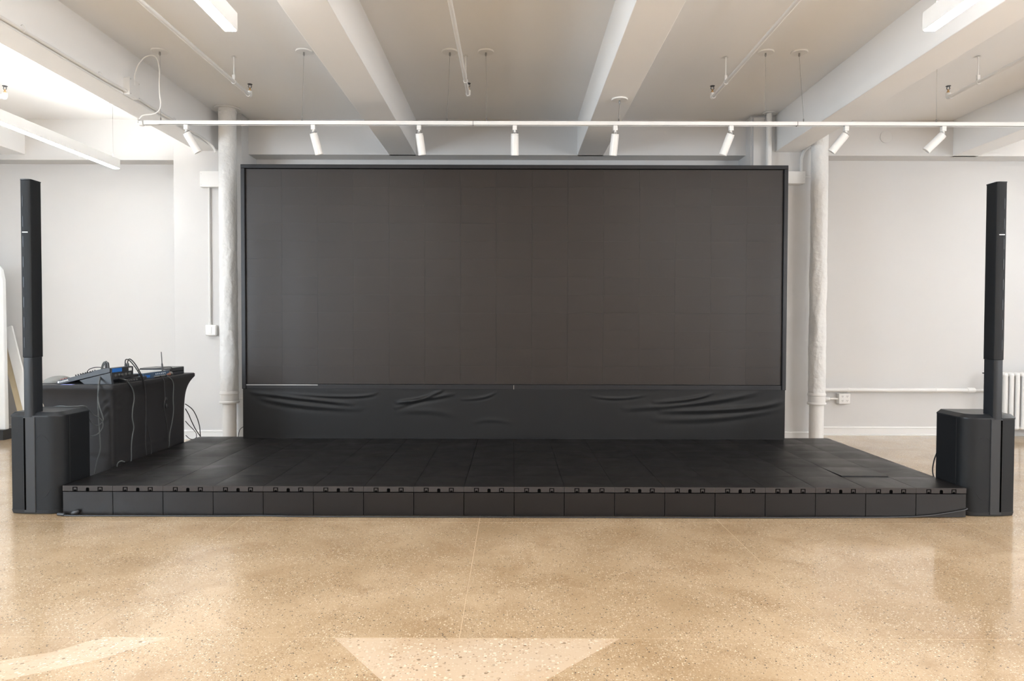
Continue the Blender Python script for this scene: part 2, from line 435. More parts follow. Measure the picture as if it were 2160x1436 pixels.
# ------------------------------------------------------------------ LED video wall and its skirt
DS = 5.9795; SW, SH = 4.65, 1.86; SX0 = .0083 - SW / 2; SZ0 = .664
vw = thing('video_wall', (.0083, DS + .06, .62), 'large switched-off dark LED screen in a thin black frame above the stage', 'screen')
mw, mh = SW / 15, SH / 12
q = MB().box(-mw/2 + .00025, mw/2 - .00025, 0, .02, -mh/2 + .00012, mh/2 - .00012)
me_m = bpy.data.meshes.new('screen_panel'); me_m.from_pydata(q.v, [], q.f); me_m.materials.append(M_screen)
rs = random.Random(11)
for r in range(12):
    for c in range(15):
        o = bpy.data.objects.new('screen_panel', me_m); COL.objects.link(o); o.parent = vw
        o.location = (SX0 + (c + .5) * mw - vw.location.x, DS + rs.uniform(0, .0002) - vw.location.y, SZ0 + (r + .5) * mh - vw.location.z)
        o.rotation_euler = (rs.uniform(-.0008, .0008), 0, rs.uniform(-.0008, .0008))
XA, XB = SX0, SX0 + SW; ZA, ZB = SZ0, SZ0 + SH; fw = .037; fd = DS - .02
part(MB().box(XA + .005, XB - .005, DS + .021, DS + .10, ZA, ZB), 'cabinet_back', M_hole, vw, smooth=False)
for nm, b in (('frame_rail', (XA - fw, XB + fw, fd, DS + .11, ZB + .004, ZB + fw)), ('frame_rail', (XA - fw, XA - .003, fd, DS + .11, ZA - .044, ZB + .004)),
              ('frame_rail', (XB + .003, XB + fw, fd, DS + .11, ZA - .044, ZB + .004)), ('frame_rail', (XA - .003, XB + .003, fd + .012, DS + .11, ZA - .044, ZA - .003))):
    part(MB().box(*b), nm, M_frame, vw, bevel=.003)
part(MB().box(XA - .002, XA + .62, fd + .008, fd + .02, ZA - .013, ZA - .004), 'bare_metal_edge', M_dull, vw)
tag(part(MB().box(.0083 - .002, .0083 + .002, fd + .010, fd + .02, ZA - .042, ZA - .006), 'frame_seam', M_steel, vw), 'bright seam in the bottom rail')

# skirt: wrinkled stretched cloth round the screen base
FOLDS = [((535,828),(640,840),(745,852), .010, .011, 1), ((795,828),(728,836),(580,827), .006, .008, -1), ((927,823),(913,832),(835,860), .009, .009, 1),
         ((956,831),(876,844),(840,848), .012, .010, -1), ((1045,825),(1023,837),(975,842), .006, .007, 1), ((1247,835),(1302,840),(1362,833), .006, .007, -1),
         ((1497,830),(1455,841),(1380,848), .012, .010, 1), ((1594,828),(1480,848),(1316,862), .008, .014, -1), ((1647,847),(1552,862),(1393,866), .012, .014, 1),
         ((1650,858),(1520,880),(1380,884), .005, .016, -1), ((545,834),(620,852),(760,862), .006, .014, -1), ((1000,890),(1040,885),(1080,893), .003, .012, 1), ((840,868),(900,866),(960,875), .003, .016, 1)]
def px2(u, v): p = at(u, v, DS); return Vector((p.x, p.z))
fold_s = []
for a, b, c, amp, wd, sg in FOLDS:
    a, b, c = px2(*a), px2(*b), px2(*c); k = 2 * b - (a + c) * .5
    fold_s.append(([(1-t)**2 * a + 2*(1-t)*t * k + t*t * c for t in [i / 14 for i in range(15)]], amp, wd, sg))
def disp(x, z):
    d = 0
    for pts, amp, wd, sg in fold_s:
        if x < min(p.x for p in pts) - .15 or x > max(p.x for p in pts) + .15: continue
        best = 9; bi = 0
        for i in range(14):
            p, s = pts[i], pts[i+1] - pts[i]; t = max(0, min(1, ((x-p.x)*s.x + (z-p.y)*s.y) / s.length_squared))
            e = math.hypot(x - p.x - s.x*t, z - p.y - s.y*t)
            if e < best: best = e; bi = (i + t) / 14; sd = (z - p.y - s.y*t)
        env = math.sin(math.pi * min(1, max(0, .06 + .88 * bi)))
        wd = wd * 1.5
        d += amp * env * (math.exp(-(best / wd) ** 2) - .45 * math.exp(-((best - 1.6 * wd * (1 if sd < 0 else -1)) / wd) ** 2) * (1 if sd < 0 else 0))
    d += .0025 * noise.noise(Vector((x * 1.3, z * 2.5, 3)))
    edge = min(1, (SKT - z) / .02, (z - ZT) / .03)
    return d * max(0, edge)
SKT = .622
skx0, skx1 = XA - fw + .006, XB + fw - .004
sk = MB(); nx, nz = 420, 54
for j in range(nz + 1):
    z = ZT + .003 + (SKT - ZT - .003) * j / nz
    for i in range(nx + 1):
        x = skx0 + (skx1 - skx0) * i / nx; sk.v.append((x, DS - .012 - disp(x, z), z))
for j in range(nz):
    for i in range(nx):
        a = j * (nx + 1) + i; sk.f.append((a, a + 1, a + nx + 2, a + nx + 1))
n0 = len(sk.v); sk.box(skx0, skx1, DS - .004, DS + .10, ZT + .003, SKT - .002)
skirt = thing('screen_skirt', (.0083, DS + .04, ZT), 'black stretched cloth skirt with creases covering the base below the big screen', 'cloth')
part(sk, 'cloth_front', M_skirt, skirt, ang=60)

# ------------------------------------------------------------------ column speakers
def speaker(xs, ys, mirror, label, W0):
    root = thing('column_speaker', (xs, ys, 0), label, 'speaker', 'column speakers either side of the stage')
    s = mirror
    # local: x+ towards the stage (times s), y depth 0..0.34, front at y=0
    W1, D = .148, .335
    def outline(e=0):
        pts = []
        pts += [(W0 + e, .045), (W0 + .02 + e, .016 + e)]
        pts += [(-.095, .004 + e), (-.04, 0 + e)]
        for k in range(9):
            a = -math.pi/2 + (math.pi/2) * k / 8
            pts.append((.06 + (W1 - .06 - e) * math.cos(a), .075 + (.075 - e) * math.sin(a)))
        pts += [(W1 - e, .09), (W1 - e, D - .04), (W1 - .035, D - e), (W0 + .035, D - e), (W0 + e, D - .04)]
        return [(x * s, y) for x, y in pts]
    def rings(levels):
        q = MB(); rr = []
        for e, z in levels:
            o = outline(e); o = o if s > 0 else o[::-1]
            rr.append([(x, y, z) for x, y in o])
        return q.ring(rr)
    rings([(.012, 0), (.004, .006), (.0, .028)]).build('base_rim', M_tower, root, loc=None)
    rings([(.002, .028), (.002, .606)]).build('cabinet', M_grille, root, ang=25)
    rings([(0, .606), (0, .613), (.028, .634)]).build('bevelled_top', M_tower, root, ang=25)
    # side seam and rear shell
    MB().box(*sorted((s * (W1 - .001), s * (W1 + .0012))), .088, .0905, .03, .604).build('side_seam', M_blackm, root)
    # woofer behind grille
    t = MB(); rs_ = []
    for rad, yy in ((.118, -.0005), (.112, -.0035), (.106, -.0005)):
        rs_.append([(s * (.03 + rad * .62 * math.cos(2*math.pi*i/40)), yy + .0045 + max(0, (.03 + rad*.62*math.cos(2*math.pi*i/40) - .06)) ** 2 / .14, .30 + rad * 1.75 * math.sin(2*math.pi*i/40)) for i in range(40)])
    t.ring(rs_, cap=False).build('woofer_ring', M_grille, root)
    # channel down the cabinet front under the column
    cx0, cx1 = sorted((s * -.078, s * -.014))
    MB().box(cx0 - .004, cx1 + .004, -.003, .02, .012, .606).build('front_channel', M_blackm, root, bevel=.003)
    xa, xb = sorted((s * -.078, s * -.068))
    MB().box(xa, xb, -.0045, .01, .03, .60).build('channel_groove', M_hole, root)
    # column: riser then array
    def col(x0, x1, y0, y1, z0, z1, c=.012):
        q = MB(); o = [(x0 + c*.4, y0 + c*.1), (x0 + .02, y0), (x1 - c, y0), (x1 - c*.3, y0 + c*.35), (x1, y0 + c), (x1, y1), (x0, y1), (x0, y0 + c*.5)]
        o = [(x * s, y) for x, y in o]; o = o if s > 0 else o[::-1]
        return q.ring([[(x, y, z0) for x, y in o], [(x, y, z1) for x, y in o]])
    col(-.077, -.018, -.002, .088, .60, .975).build('riser', M_tower, root, bevel=.002)
    col(-.080, -.016, -.004, .092, .975, 2.064).build('speaker_array', M_grille, root, bevel=.002)
    col(-.081, -.015, -.005, .093, 2.064, 2.070).build('top_cap', M_tower, root)
    for k in range(8):
        z = 1.035 + k * .124
        xa, xb = sorted((s * -.066, s * -.061))
        MB().box(xa, xb, -.0052, 0, z, z + .064).build('slat_glint', M_tower, root)  # lighter strips stand in for glints on the column slats
    xa, xb = sorted((s * -.068, s * -.034))
    tag(MB().box(xa, xb, -.0058, 0, 1.742, 1.747).build('badge', M_white, root), 'small pale badge')
    MB().box(*sorted((s * -.05, s * .05)), D - .01, D + .002, .2, .45).build('rear_panel', M_blackm, root)
    return root
sp1 = speaker(-2.946, 4.236, 1, 'tall black column speaker on subwoofer at left stage end, before the cloth-covered table', -.190)
sp2 = speaker(2.951, 4.246, -1, 'tall black column speaker on subwoofer at right stage end, radiator behind it', -.190)

# ------------------------------------------------------------------ vertical pipes
def steam_pipe(x, r, rb, label, top, esc):
    y = 6.83; root = thing('vertical_pipe', (x, y, 0), label, 'pipe')
    q = MB(); seg = 40; rr = []; n = 150; z0 = .515
    for k in range(n + 1):
        z = z0 + (top - z0) * k / n
        ring = []
        for i in range(seg):
            a = 2 * math.pi * i / seg
            amp = .0085 if z < 2.0 else .0035
            d = amp * noise.noise(Vector((math.cos(a) * 1.6, math.sin(a) * 1.6, z * 5 + x * 7))) + amp * .5 * noise.noise(Vector((math.cos(a) * 5, math.sin(a) * 5, z * 14 + x)))
            if z > top - .42: d *= .15
            ring.append((x + (r + d) * math.cos(a), y + (r + d) * math.sin(a), z))
        rr.append(ring)
    q.ring(rr); part(q, 'insulation_jacket', M_insul, root, ang=50)
    part(MB().lathe([(rb, 0), (rb, .41)], (x, y, 0), seg=32), 'bare_pipe', M_pipe, root)
    c = MB().lathe([(rb, .395), (r + .006, .397), (r + .010, .402), (r + .010, .415), (r + .003, .422), (r + .003, .485), (r + .008, .49), (r + .008, .50), (r + .001, .518)], (x, y, 0), seg=32)
    part(c, 'collar', M_pipe, root)
    if esc:
        part(MB().lathe([(r + .004, CEIL - .045), (r + .004, CEIL - .03), (r, CEIL - .028), (r, CEIL)], (x, y, 0), seg=32), 'ceiling_sleeve', M_pipe, root)
        part(MB().lathe([(r + .035, CEIL - .012), (r + .040, CEIL - .006), (r + .036, CEIL)], (x, y, 0), seg=32), 'escutcheon', M_pipe, root)
    return root
steam_pipe(-2.822, .085, .066, 'lumpy white insulated pipe from floor to ceiling left of the screen', CEIL - .04, True)
steam_pipe(3.022, .079, .068, 'lumpy white insulated pipe from floor to ceiling right of the screen', CEIL - .001, False)
p = thing('thin_pipe', (2.556, 6.93, 0), 'thin straight white pipe with ceiling flange beside the right top corner of the screen', 'pipe')
part(MB().cyl((2.556, 6.93, 0), (2.556, 6.93, CEIL), .028, 20), 'pipe', M_pipe, p)
part(MB().lathe([(.064, CEIL - .012), (.066, CEIL - .004), (.06, CEIL)], (2.556, 6.93, 0), seg=28), 'flange', M_pipe, p)

# ------------------------------------------------------------------ conduits and boxes on the walls
def box_on(name, u0, v0, u1, v1, Y, depth, label, cat, M=M_white, bevel=.004):
    a = at(u0, v0, Y); b = at(u1, v1, Y)
    c = thing(name, ((a.x + b.x) / 2, Y + depth, min(a.z, b.z)), label, cat)
    part(MB().box(min(a.x, b.x), max(a.x, b.x), Y, Y + depth, min(a.z, b.z), max(a.z, b.z)), 'box', M, c, bevel=bevel); return c, a, b
tb, a, b = box_on('wiring_trough', 421, 360, 470, 394, PY - .07, .072, 'white metal wiring trough box high on the pilaster left of the insulated pipe', 'electrical box')
for u, v in ((424, 366), (424, 389)): e = at(u, v, PY - .071); part(MB().cyl(e, e + Vector((0, .004, 0)), .003, 8), 'screw', M_steel, tb)
cd = thing('wall_conduit', at(441, 695, PY - .02), 'thin vertical white conduit between trough box and light switch on left pilaster', 'conduit')
a1 = at(441, 392, PY - .02); a2 = at(441, 690, PY - .02)
part(MB().cyl((a1.x, PY - .02, a2.z - .01), (a1.x, PY - .02, a1.z + .01), .0105, 14), 'tube', M_pipe, cd)
for v in (470, 568): e = at(441, v, PY - .02); part(MB().cyl((a1.x, PY - .02, e.z - .006), (a1.x, PY - .02, e.z + .006), .0135, 14), 'strap', M_pipe, cd)
part(MB().cyl((a1.x, PY - .02, a2.z), (a1.x, PY - .02, a2.z + .05), .014, 14), 'connector', M_pipe, cd)
sw, a, b = box_on('light_switch', 432, 685, 456, 708, PY - .05, .052, 'white surface box light switch at the bottom of the conduit on left pilaster', 'switch', bevel=.012)
cx, cz = (a.x + b.x) / 2, (a.z + b.z) / 2
part(MB().box(cx - .018, cx + .012, PY - .053, PY - .048, cz - .035, cz + .035), 'rocker', M_trim, sw, bevel=.002)
for du, dv in ((6, 8),): e = at(444 + du, 697 + dv, PY - .053); part(MB().cyl(e, e + Vector((0, .005, 0)), .004, 8), 'screw', M_steel, sw)
tr, a, b = box_on('wiring_trough', 1650, 361, 1699, 387, PY - .09, .092, 'cream metal wiring trough half hidden behind the right edge of the screen', 'electrical box')
for v in (366, 374, 381): e = at(1696, v, PY - .091); part(MB().cyl(e, e + Vector((0, .004, 0)), .0028, 8), 'screw', M_steel, tr)
bc = thing('curved_conduit', at(1690, 360, PY - .04), 'white conduit curving from the right trough box up to the ceiling beam', 'conduit')
part(MB().tube([at(1690, 364, PY - .05), at(1690, 345, PY - .05), at(1691, 333, PY - .05), at(1695, 321, PY - .05), at(1702, 313, PY - .04), at(1709, 308, PY - .03), at(1714, 306, PY - .02)], .0145, 12), 'tube', M_pipe, bc)
sb = thing('short_pipe_stub', at(1703, 374, PY - .02), 'short thin pipe between right trough box and insulated pipe', 'pipe')
part(MB().cyl(at(1697, 373, PY - .03), at(1722, 373, PY - .03), .008, 10), 'tube', M_pipe, sb)
s2 = thing('short_pipe_stub', at(505, 839, PY - .02), 'short thin pipe behind the collar of the left insulated pipe', 'pipe')
part(MB().cyl(at(490, 840, PY - .03), at(514, 840, PY - .03), .008, 10), 'tube', M_pipe, s2)

# right wall pipe run, outlet box, valve, radiator
wp = thing('wall_pipe', at(1900, 823, 7.34), 'long horizontal white pipe along the lower right wall', 'pipe')
z = at(1900, 822.5, 7.33).z
e0, e1, e2 = at(1730, 822, 7.33).x, at(2046, 822, 7.33).x, at(2084, 822, 7.33).x
part(MB().cyl((e0, 7.33, z), (e1, 7.33, z), .0215, 20), 'tube', M_pipe, wp)
part(MB().lathe([(.026, 0), (.028, .01), (.028, .07), (.02, .085)], (e1 - .03, 7.33, z), (1, 0, 0), 20), 'coupling', M_pipe, wp)
part(MB().cyl((e1, 7.33, z), (e2, 7.33, z), .016, 16), 'reduced_tube', M_pipe, wp)
part(MB().tube([(e2 - .01, 7.33, z), (e2 + .02, 7.33, z), (e2 + .03, 7.33, z + .03), (e2 + .03, 7.33, z + .05)], .02, 14), 'elbow', M_pipe, wp)
for u in (1790, 1975):
    e = at(u, 822, 7.33).x; part(MB().lathe([(.024, -.012), (.024, .012)], (e, 7.33, z), (1, 0, 0), 20), 'pipe_strap', M_pipe, wp)
    part(MB().box(e - .01, e + .01, 7.34, 7.402, z - .012, z + .012), 'pipe_bracket', M_pipe, wp)
ob, a, b = box_on('outlet_box', 1770, 830, 1794, 852, 7.335, .067, 'white four-socket outlet box under the horizontal pipe on right wall', 'outlet', bevel=.006)
for du in (0, 1):
    for dv in (0, 1):
        cx = a.x + (.038 + .05 * du) * 1.0; cz = b.z + .034 + .047 * dv
        f = part(MB().lathe([(.018, 0), (.018, .003)], (cx, 7.335, cz), (0, -1, 0), 18), 'socket', M_white, ob)
        sl = MB()
        for dx, dz, hh in ((-.006, .004, .008), (.006, .004, .007)): sl.box(cx + dx - .0014, cx + dx + .0014, 7.3305, 7.334, cz + dz - hh/2, cz + dz + hh/2)
        sl.box(cx - .0022, cx + .0022, 7.3305, 7.334, cz - .009, cz - .005)
        sub(sl, 'socket_slots', M_hole, f, ob)
oc = thing('outlet_conduit', at(1755, 841, 7.36), 'short white conduit with fat connector running from insulated pipe to outlet box', 'conduit')
zc = at(1760, 841, 7.36).z; xa, xb = at(1738, 841, 7.36).x, at(1771, 841, 7.36).x
part(MB().cyl((xa - .03, 7.36, zc), (xb, 7.36, zc), .010, 12), 'tube', M_pipe, oc)
part(MB().lathe([(.012, 0), (.023, .008), (.023, .05), (.012, .06)], (xa + .005, 7.36, zc), (1, 0, 0), 16), 'connector', M_pipe, oc)

rad = thing('radiator', (5.6, 7.27, 0), 'white cast iron column radiator against the right wall, behind the right column speaker', 'radiator')
zb, zt_ = .085, .70
for k in range(15):
    x = 5.17 + k * .063
    q = MB()
    for yy in (7.21, 7.27, 7.33):
        q.tube([(x, yy, zb + .02), (x, yy, zt_ - .03)], .0215, 10, smooth=False)
    q.lathe([(.012, -.075), (.024, -.068), (.027, 0), (.024, .068), (.012, .075)], (x, 7.27, zt_ - .032), (0, 1, 0), 12)
    q.lathe([(.012, -.075), (.024, -.068), (.027, 0), (.024, .068), (.012, .075)], (x, 7.27, zb + .03), (0, 1, 0), 12)
    part(q, 'section', M_white, rad, ang=60)
for x in (5.18, 6.04): part(MB().lathe([(.03, 0), (.022, .02), (.018, .06), (.022, .09)], (x, 7.27, 0), seg=12), 'foot', M_white, rad)
part(MB().cyl((5.12, 7.27, .12), (6.07, 7.27, .12), .018, 12), 'lower_manifold', M_white, rad)
part(MB().cyl((5.10, 7.27, .665), (6.07, 7.27, .665), .018, 12), 'upper_manifold', M_white, rad)
vl = thing('radiator_valve', at(2079, 800, 7.25), 'brass radiator valve with dark hand wheel beside the right column speaker', 'valve')
e = at(2080, 800, 7.25)
part(MB().lathe([(.012, -.035), (.019, -.03), (.021, -.012), (.015, -.008), (.02, 0), (.02, .02), (.012, .03), (.008, .06)], e, seg=14), 'valve_body', M_brass, vl)
part(MB().lathe([(.02, .058), (.036, .062), (.036, .070), (.02, .074)], e, seg=16), 'hand_wheel', M_black, vl)
rs2 = thing('radiator_riser', (e.x, 7.25, 0), 'vertical white riser pipe under the brass valve near the right wall radiator', 'pipe')
part(MB().cyl((e.x + .01, 7.25, 0), (e.x + .01, 7.25, e.z - .035), .02, 16), 'tube', M_pipe, rs2)
part(MB().lathe([(.045, 0), (.045, .006), (.03, .012)], (e.x + .01, 7.25, 0), seg=20), 'floor_plate', M_pipe, rs2)
part(MB().cyl((e.x + .0, 7.25, .665), (5.12, 7.27, .665), .012, 12), 'link_pipe', M_brass, vl)

# ------------------------------------------------------------------ things on the ceiling
def sprinkler_pipe(x, y_end, rod_y, label, z=3.105):
    root = thing('sprinkler_pipe', (x, rod_y, z), label, 'sprinkler pipe')
    part(MB().cyl((x, FY, z), (x, y_end - .02, z), .0145, 14), 'tube', M_pipe, root)
    part(MB().tube([(x, y_end - .03, z), (x, y_end, z + .001), (x, y_end + .012, z + .012), (x, y_end + .013, z + .04)], .019, 12), 'elbow', M_pipe, root)
    for ry in (rod_y, rod_y - 2.6, rod_y - 5.2):
        part(MB().cyl((x, ry, z + .05), (x, ry, CEIL), .0055, 8), 'hanger_rod', M_pipe, root)
        part(MB().lathe([(.022, 0), (.012, .006)], (x, ry, CEIL - .006), seg=12), 'ceiling_plate', M_pipe, root)
        c = MB().lathe([(.0185, -.012), (.0185, .012)], (x, ry, z), (0, 1, 0), 16)
        c.box(x - .010, x + .010, ry - .010, ry + .010, z + .018, z + .055)
        part(c, 'clevis', M_pipe, root)
    hx, hy = x, y_end + .013
    h = part(MB().lathe([(.010, .04), (.012, .05), (.007, .055), (.006, .07)], (hx, hy, z), seg=12), 'sprinkler_head', M_brass, root)
    f = MB(); f.tube([(hx - .007, hy, z + .068), (hx - .013, hy, z + .08), (hx - .006, hy, z + .098)], .0028, 6); f.tube([(hx + .007, hy, z + .068), (hx + .013, hy, z + .08), (hx + .006, hy, z + .098)], .0028, 6)
    f.lathe([(.005, .094), (.020, .096), (.020, .099), (.004, .101)], (hx, hy, z), seg=14)
    sub(f, 'deflector', M_black, h, root)
    return root
sprinkler_pipe(-4.29, 5.83, 5.49, 'white sprinkler pipe over the left recess, leftmost of the ceiling pipes', 3.085)
sprinkler_pipe(-2.222, 5.83, 5.51, 'white sprinkler pipe under the ceiling between left pendant light and thick left beam')
sprinkler_pipe(-.379, 5.80, 5.48, 'white sprinkler pipe under the middle ceiling bay, nearest the centre')
sprinkler_pipe(1.680, 5.85, 5.50, 'white sprinkler pipe under the ceiling left of the right beam')
sprinkler_pipe(3.665, 5.84, 5.48, 'white sprinkler pipe at far right beyond the right beam')

TY, TZ = 5.40, 2.745
def rail_z(px): return TZ
track = thing('lighting_track', (0, TY, TZ), 'long white track rail hung on wires across the ceiling in front of the screen', 'track')
xl, xr = at(305, 258, TY).x, RX - .6
q = MB(); hw, hh = .0175, .010
q.box(xl, xr, TY - hw, TY + hw, TZ, TZ + 2 * hh); q.box(xl, xr, TY - hw, TY - hw + .004, TZ - .009, TZ); q.box(xl, xr, TY + hw - .004, TY + hw, TZ - .009, TZ)
part(q, 'rail', M_white, track)
part(MB().box(xl + .01, xr, TY - hw + .005, TY + hw - .005, TZ - .004, TZ), 'conductor_slot', M_blackm, track)
part(MB().box(xl, xl + .11, TY - .019, TY + .019, TZ - .012, TZ + .018), 'end_feed', M_white, track, bevel=.003)
part(MB().lathe([(.012, -.02), (.022, -.014), (.024, .0), (.022, .014), (.012, .02)], (xl - .022, TY, TZ + .002), (1, 0, 0), 14), 'cord_grip', M_white, track)
part(MB().lathe([(.013, 0), (.013, .014)], (xl - .04, TY, TZ + .012), (-.5, 0, 1), 12), 'gland_nut', M_steel, track)
for u in (998, 1681): e = at(u, 256, TY).x; part(MB().box(e - .0015, e + .0015, TY - hw - .001, TY + hw + .001, TZ - .0095, TZ + .021), 'rail_joint', M_blackm, track)
CANS = [(337, 108, 339, 0), (641, 110, 637, 0), (949, 105, 943, 0), (1025, 107, 1026, 0), (1307, 204, 1305, 1), (1615, 109, 1613, 0), (1686, 107, 1695, 0), (1977, 110, 1975, 0)]
for u, v, ub, onbeam in CANS:
    zc = BEAM_Z if onbeam else CEIL
    xt = at(u, v, TY).x; xb_ = at(ub, 250, TY).x
    c = part(MB().lathe([(.060, -.010), (.064, -.004), (.062, 0)], (xt, TY, zc), seg=32), 'ceiling_canopy', M_white, track)
    sub(MB().lathe([(.004, -.038), (.008, -.028), (.006, -.010)], (xt, TY, zc), seg=10), 'wire_grip', M_wire, c, track)
    part(MB().cyl((xb_, TY, TZ + .045), (xt, TY, zc - .03), .0011, 6), 'hanging_wire', M_wire, track)
    part(MB().lathe([(.005, .018), (.005, .04), (.002, .05)], (xb_, TY, TZ), seg=8), 'wire_clip', M_wire, track)

SPOTS = [(393, 27, 'first from the left'), (661, 12, 'second from the left'), (884, 7, 'third from the left'), (1086, 0, 'above the middle of the screen'),
         (1298, -4, 'fifth from the left'), (1542, -18, 'sixth from the left'), (1785, -36, 'second from the right'), (1990, -42, 'rightmost')]
def spotlight():
    root = thing('track_spotlight', (0, TY, TZ - .012), 'x', 'spotlight', 'white spotlights on the ceiling track')
    L0 = (0, TY, TZ - .012)
    part(MB().box(-.017, .017, TY - .016, TY + .016, TZ - .048, TZ - .010), 'track_adapter', M_white, root, bevel=.003)
    part(MB().lathe([(.009, -.052), (.009, -.036)], L0, seg=14), 'swivel_neck', M_white, root)
    part(MB().lathe([(.011, -.058), (.013, -.052), (.011, -.048)], L0, seg=14), 'swivel_joint', M_steel, root)
    head = bpy.data.objects.new('lamp_housing', None)
    q = MB().lathe([(.020, -.0), (.0295, -.003), (.0295, -.010), (.0285, -.012), (.0305, -.014), (.0305, -.165), (.0285, -.167), (.026, -.163)], (0, 0, 0), seg=32)
    head = q.build('lamp_housing', M_white, root); head.location = (0, 0, -.058)
    v = MB()
    for k in range(8):
        a = 2 * math.pi * k / 8; v.sphere((.022 * math.cos(a), .022 * math.sin(a), .0005), .004, 6)
    v.build('vent_holes', M_wire, head)
    MB().lathe([(.026, -.164), (.020, -.158), (.001, -.156)], (0, 0, 0), seg=24).build('lens', M_steel, head)
    return root, head
first, hd = spotlight()
for k, (u, tilt, lb) in enumerate(SPOTS):
    r = first if k == 0 else copy_tree(first)
    r.location.x = at(u, 262, TY).x
    h = [c for c in bpy.data.objects if c.parent == r and c.name.startswith('lamp_housing')][0]
    h.rotation_euler = (R(14), -R(tilt), 0)
    r['label'] = 'white cylinder spotlight on the track, ' + lb

def pendant(x, y0, y1, label, warm):
    zb = 2.69
    root = thing('linear_pendant_light', (x, (y0 + y1) / 2, zb), label, 'pendant light', 'lit linear pendant lights')
    q = MB().box(x - .035, x + .035, y0, y1, zb + .004, zb + .095)
    part(q, 'housing', M_white, root, bevel=.002)
    part(MB().box(x - .0275, x + .0275, y0 + .004, y1 - .004, zb, zb + .004), 'diffuser', M_led2 if warm else M_led, root, smooth=False)
    part(MB().box(x - .022, x + .022, y0 + .02, y1 - .02, zb + .095, zb + .0955), 'upper_diffuser', M_up, root, smooth=False)
    for yy in (y0 + .1, y1 - .06):
        part(MB().cyl((x, yy, zb + .095), (x, yy, CEIL), .0012, 6), 'hanging_wire', M_wire, root)
        part(MB().lathe([(.006, .093), (.006, .125)], (x, yy, zb), seg=8), 'wire_grip', M_steel, root)
        part(MB().lathe([(.03, -.008), (.03, 0)], (x, yy, CEIL), seg=20), 'ceiling_canopy', M_white, root)
    return root
e = at(240, 352, 6.69); pendant(e.x, 3.4, 6.74, 'lit white linear pendant light low over the left recess', 0)
e = at(482, 60, 3.55); pendant(e.x, .2, 3.58, 'lit white linear pendant light at top left, left of the ceiling beams', 0)
e = at(1962, 60, 3.55); pendant(e.x, .2, 3.56, 'lit white linear pendant light at top right beside the right beam', 0)

pendant(-2.37, -3.6, -.3, 'lit white linear pendant light added unseen behind the camera, left row', 1)  # three unseen lamps added to brighten the floor and its bounce
pendant(3.43, -3.6, -.3, 'lit white linear pendant light added unseen behind the camera, right row', 1)
pendant(.55, -4.4, -1.4, 'lit white linear pendant light added unseen behind the camera, middle row', 1)

pendant(5.98, 3.2, 6.5, 'lit white linear pendant light over the far right recess', 0)

# junction box on the big left beam with conduit and white cord
BXF = -2.997
jb = thing('junction_box', (BXF + .03, 5.55, 2.96), 'white square junction box on the side of the left beam', 'electrical box')
yj = 5.39; jz0, jz1 = 2.945, 3.075
part(MB().box(BXF - .002, BXF + .048, yj - .07, yj + .07, jz0, jz1), 'box', M_white, jb, bevel=.004)
part(MB().box(BXF + .047, BXF + .051, yj - .072, yj + .072, jz0 - .002, jz1 + .002), 'cover', M_white, jb, bevel=.002)
for dy in (-.06, .06):
    for zz in (jz0 + .01, jz1 - .01): part(MB().cyl((BXF + .05, yj + dy, zz), (BXF + .054, yj + dy, zz), .004, 8), 'screw', M_steel, jb)
bcn = thing('beam_conduit', (BXF + .02, 3, 2.96), 'thin white conduit clipped along the bottom edge of the left beam', 'conduit')
zc = 2.965
pts = [(BXF + .014, FY, zc), (BXF + .014, 0, zc), (BXF + .014, 2, zc), (BXF + .014, 4, zc), (BXF + .015, 5.0, zc), (BXF + .024, yj - .07, zc + .004)]
part(MB().tube(pts, .011, 10), 'tube', M_pipe, bcn)
pts = [(BXF + .024, yj + .07, zc + .004), (BXF + .015, 5.75, zc), (BXF + .014, 6.2, zc), (BXF + .014, 6.62, zc), (BXF + .022, 6.72, zc - .01), (BXF + .05, 6.78, zc - .045), (BXF + .075, 6.79, zc - .10)]
part(MB().tube(pts, .011, 10), 'tube', M_pipe, bcn)
for yy in (4.22, 3.5, 5.0, 6.1):
    part(MB().tube([(BXF, yy, zc + .028), (BXF + .012, yy, zc + .034), (BXF + .027, yy, zc + .018), (BXF + .027, yy, zc - .004), (BXF + .014, yy, zc - .013)], .0025, 6), 'conduit_clip', M_pipe, bcn)
yk = 5.39
pts = [at(u, v, yk) for u, v in ((284, 180), (284, 160), (290, 140), (304, 122), (320, 117), (331, 124), (336, 145), (336, 175), (337, 200), (339, 218), (336, 232), (325, 240), (310, 242), (300, 244), (294, 252))]
part(MB().tube(pts, .0052, 8), 'feed_cord', M_white, track)

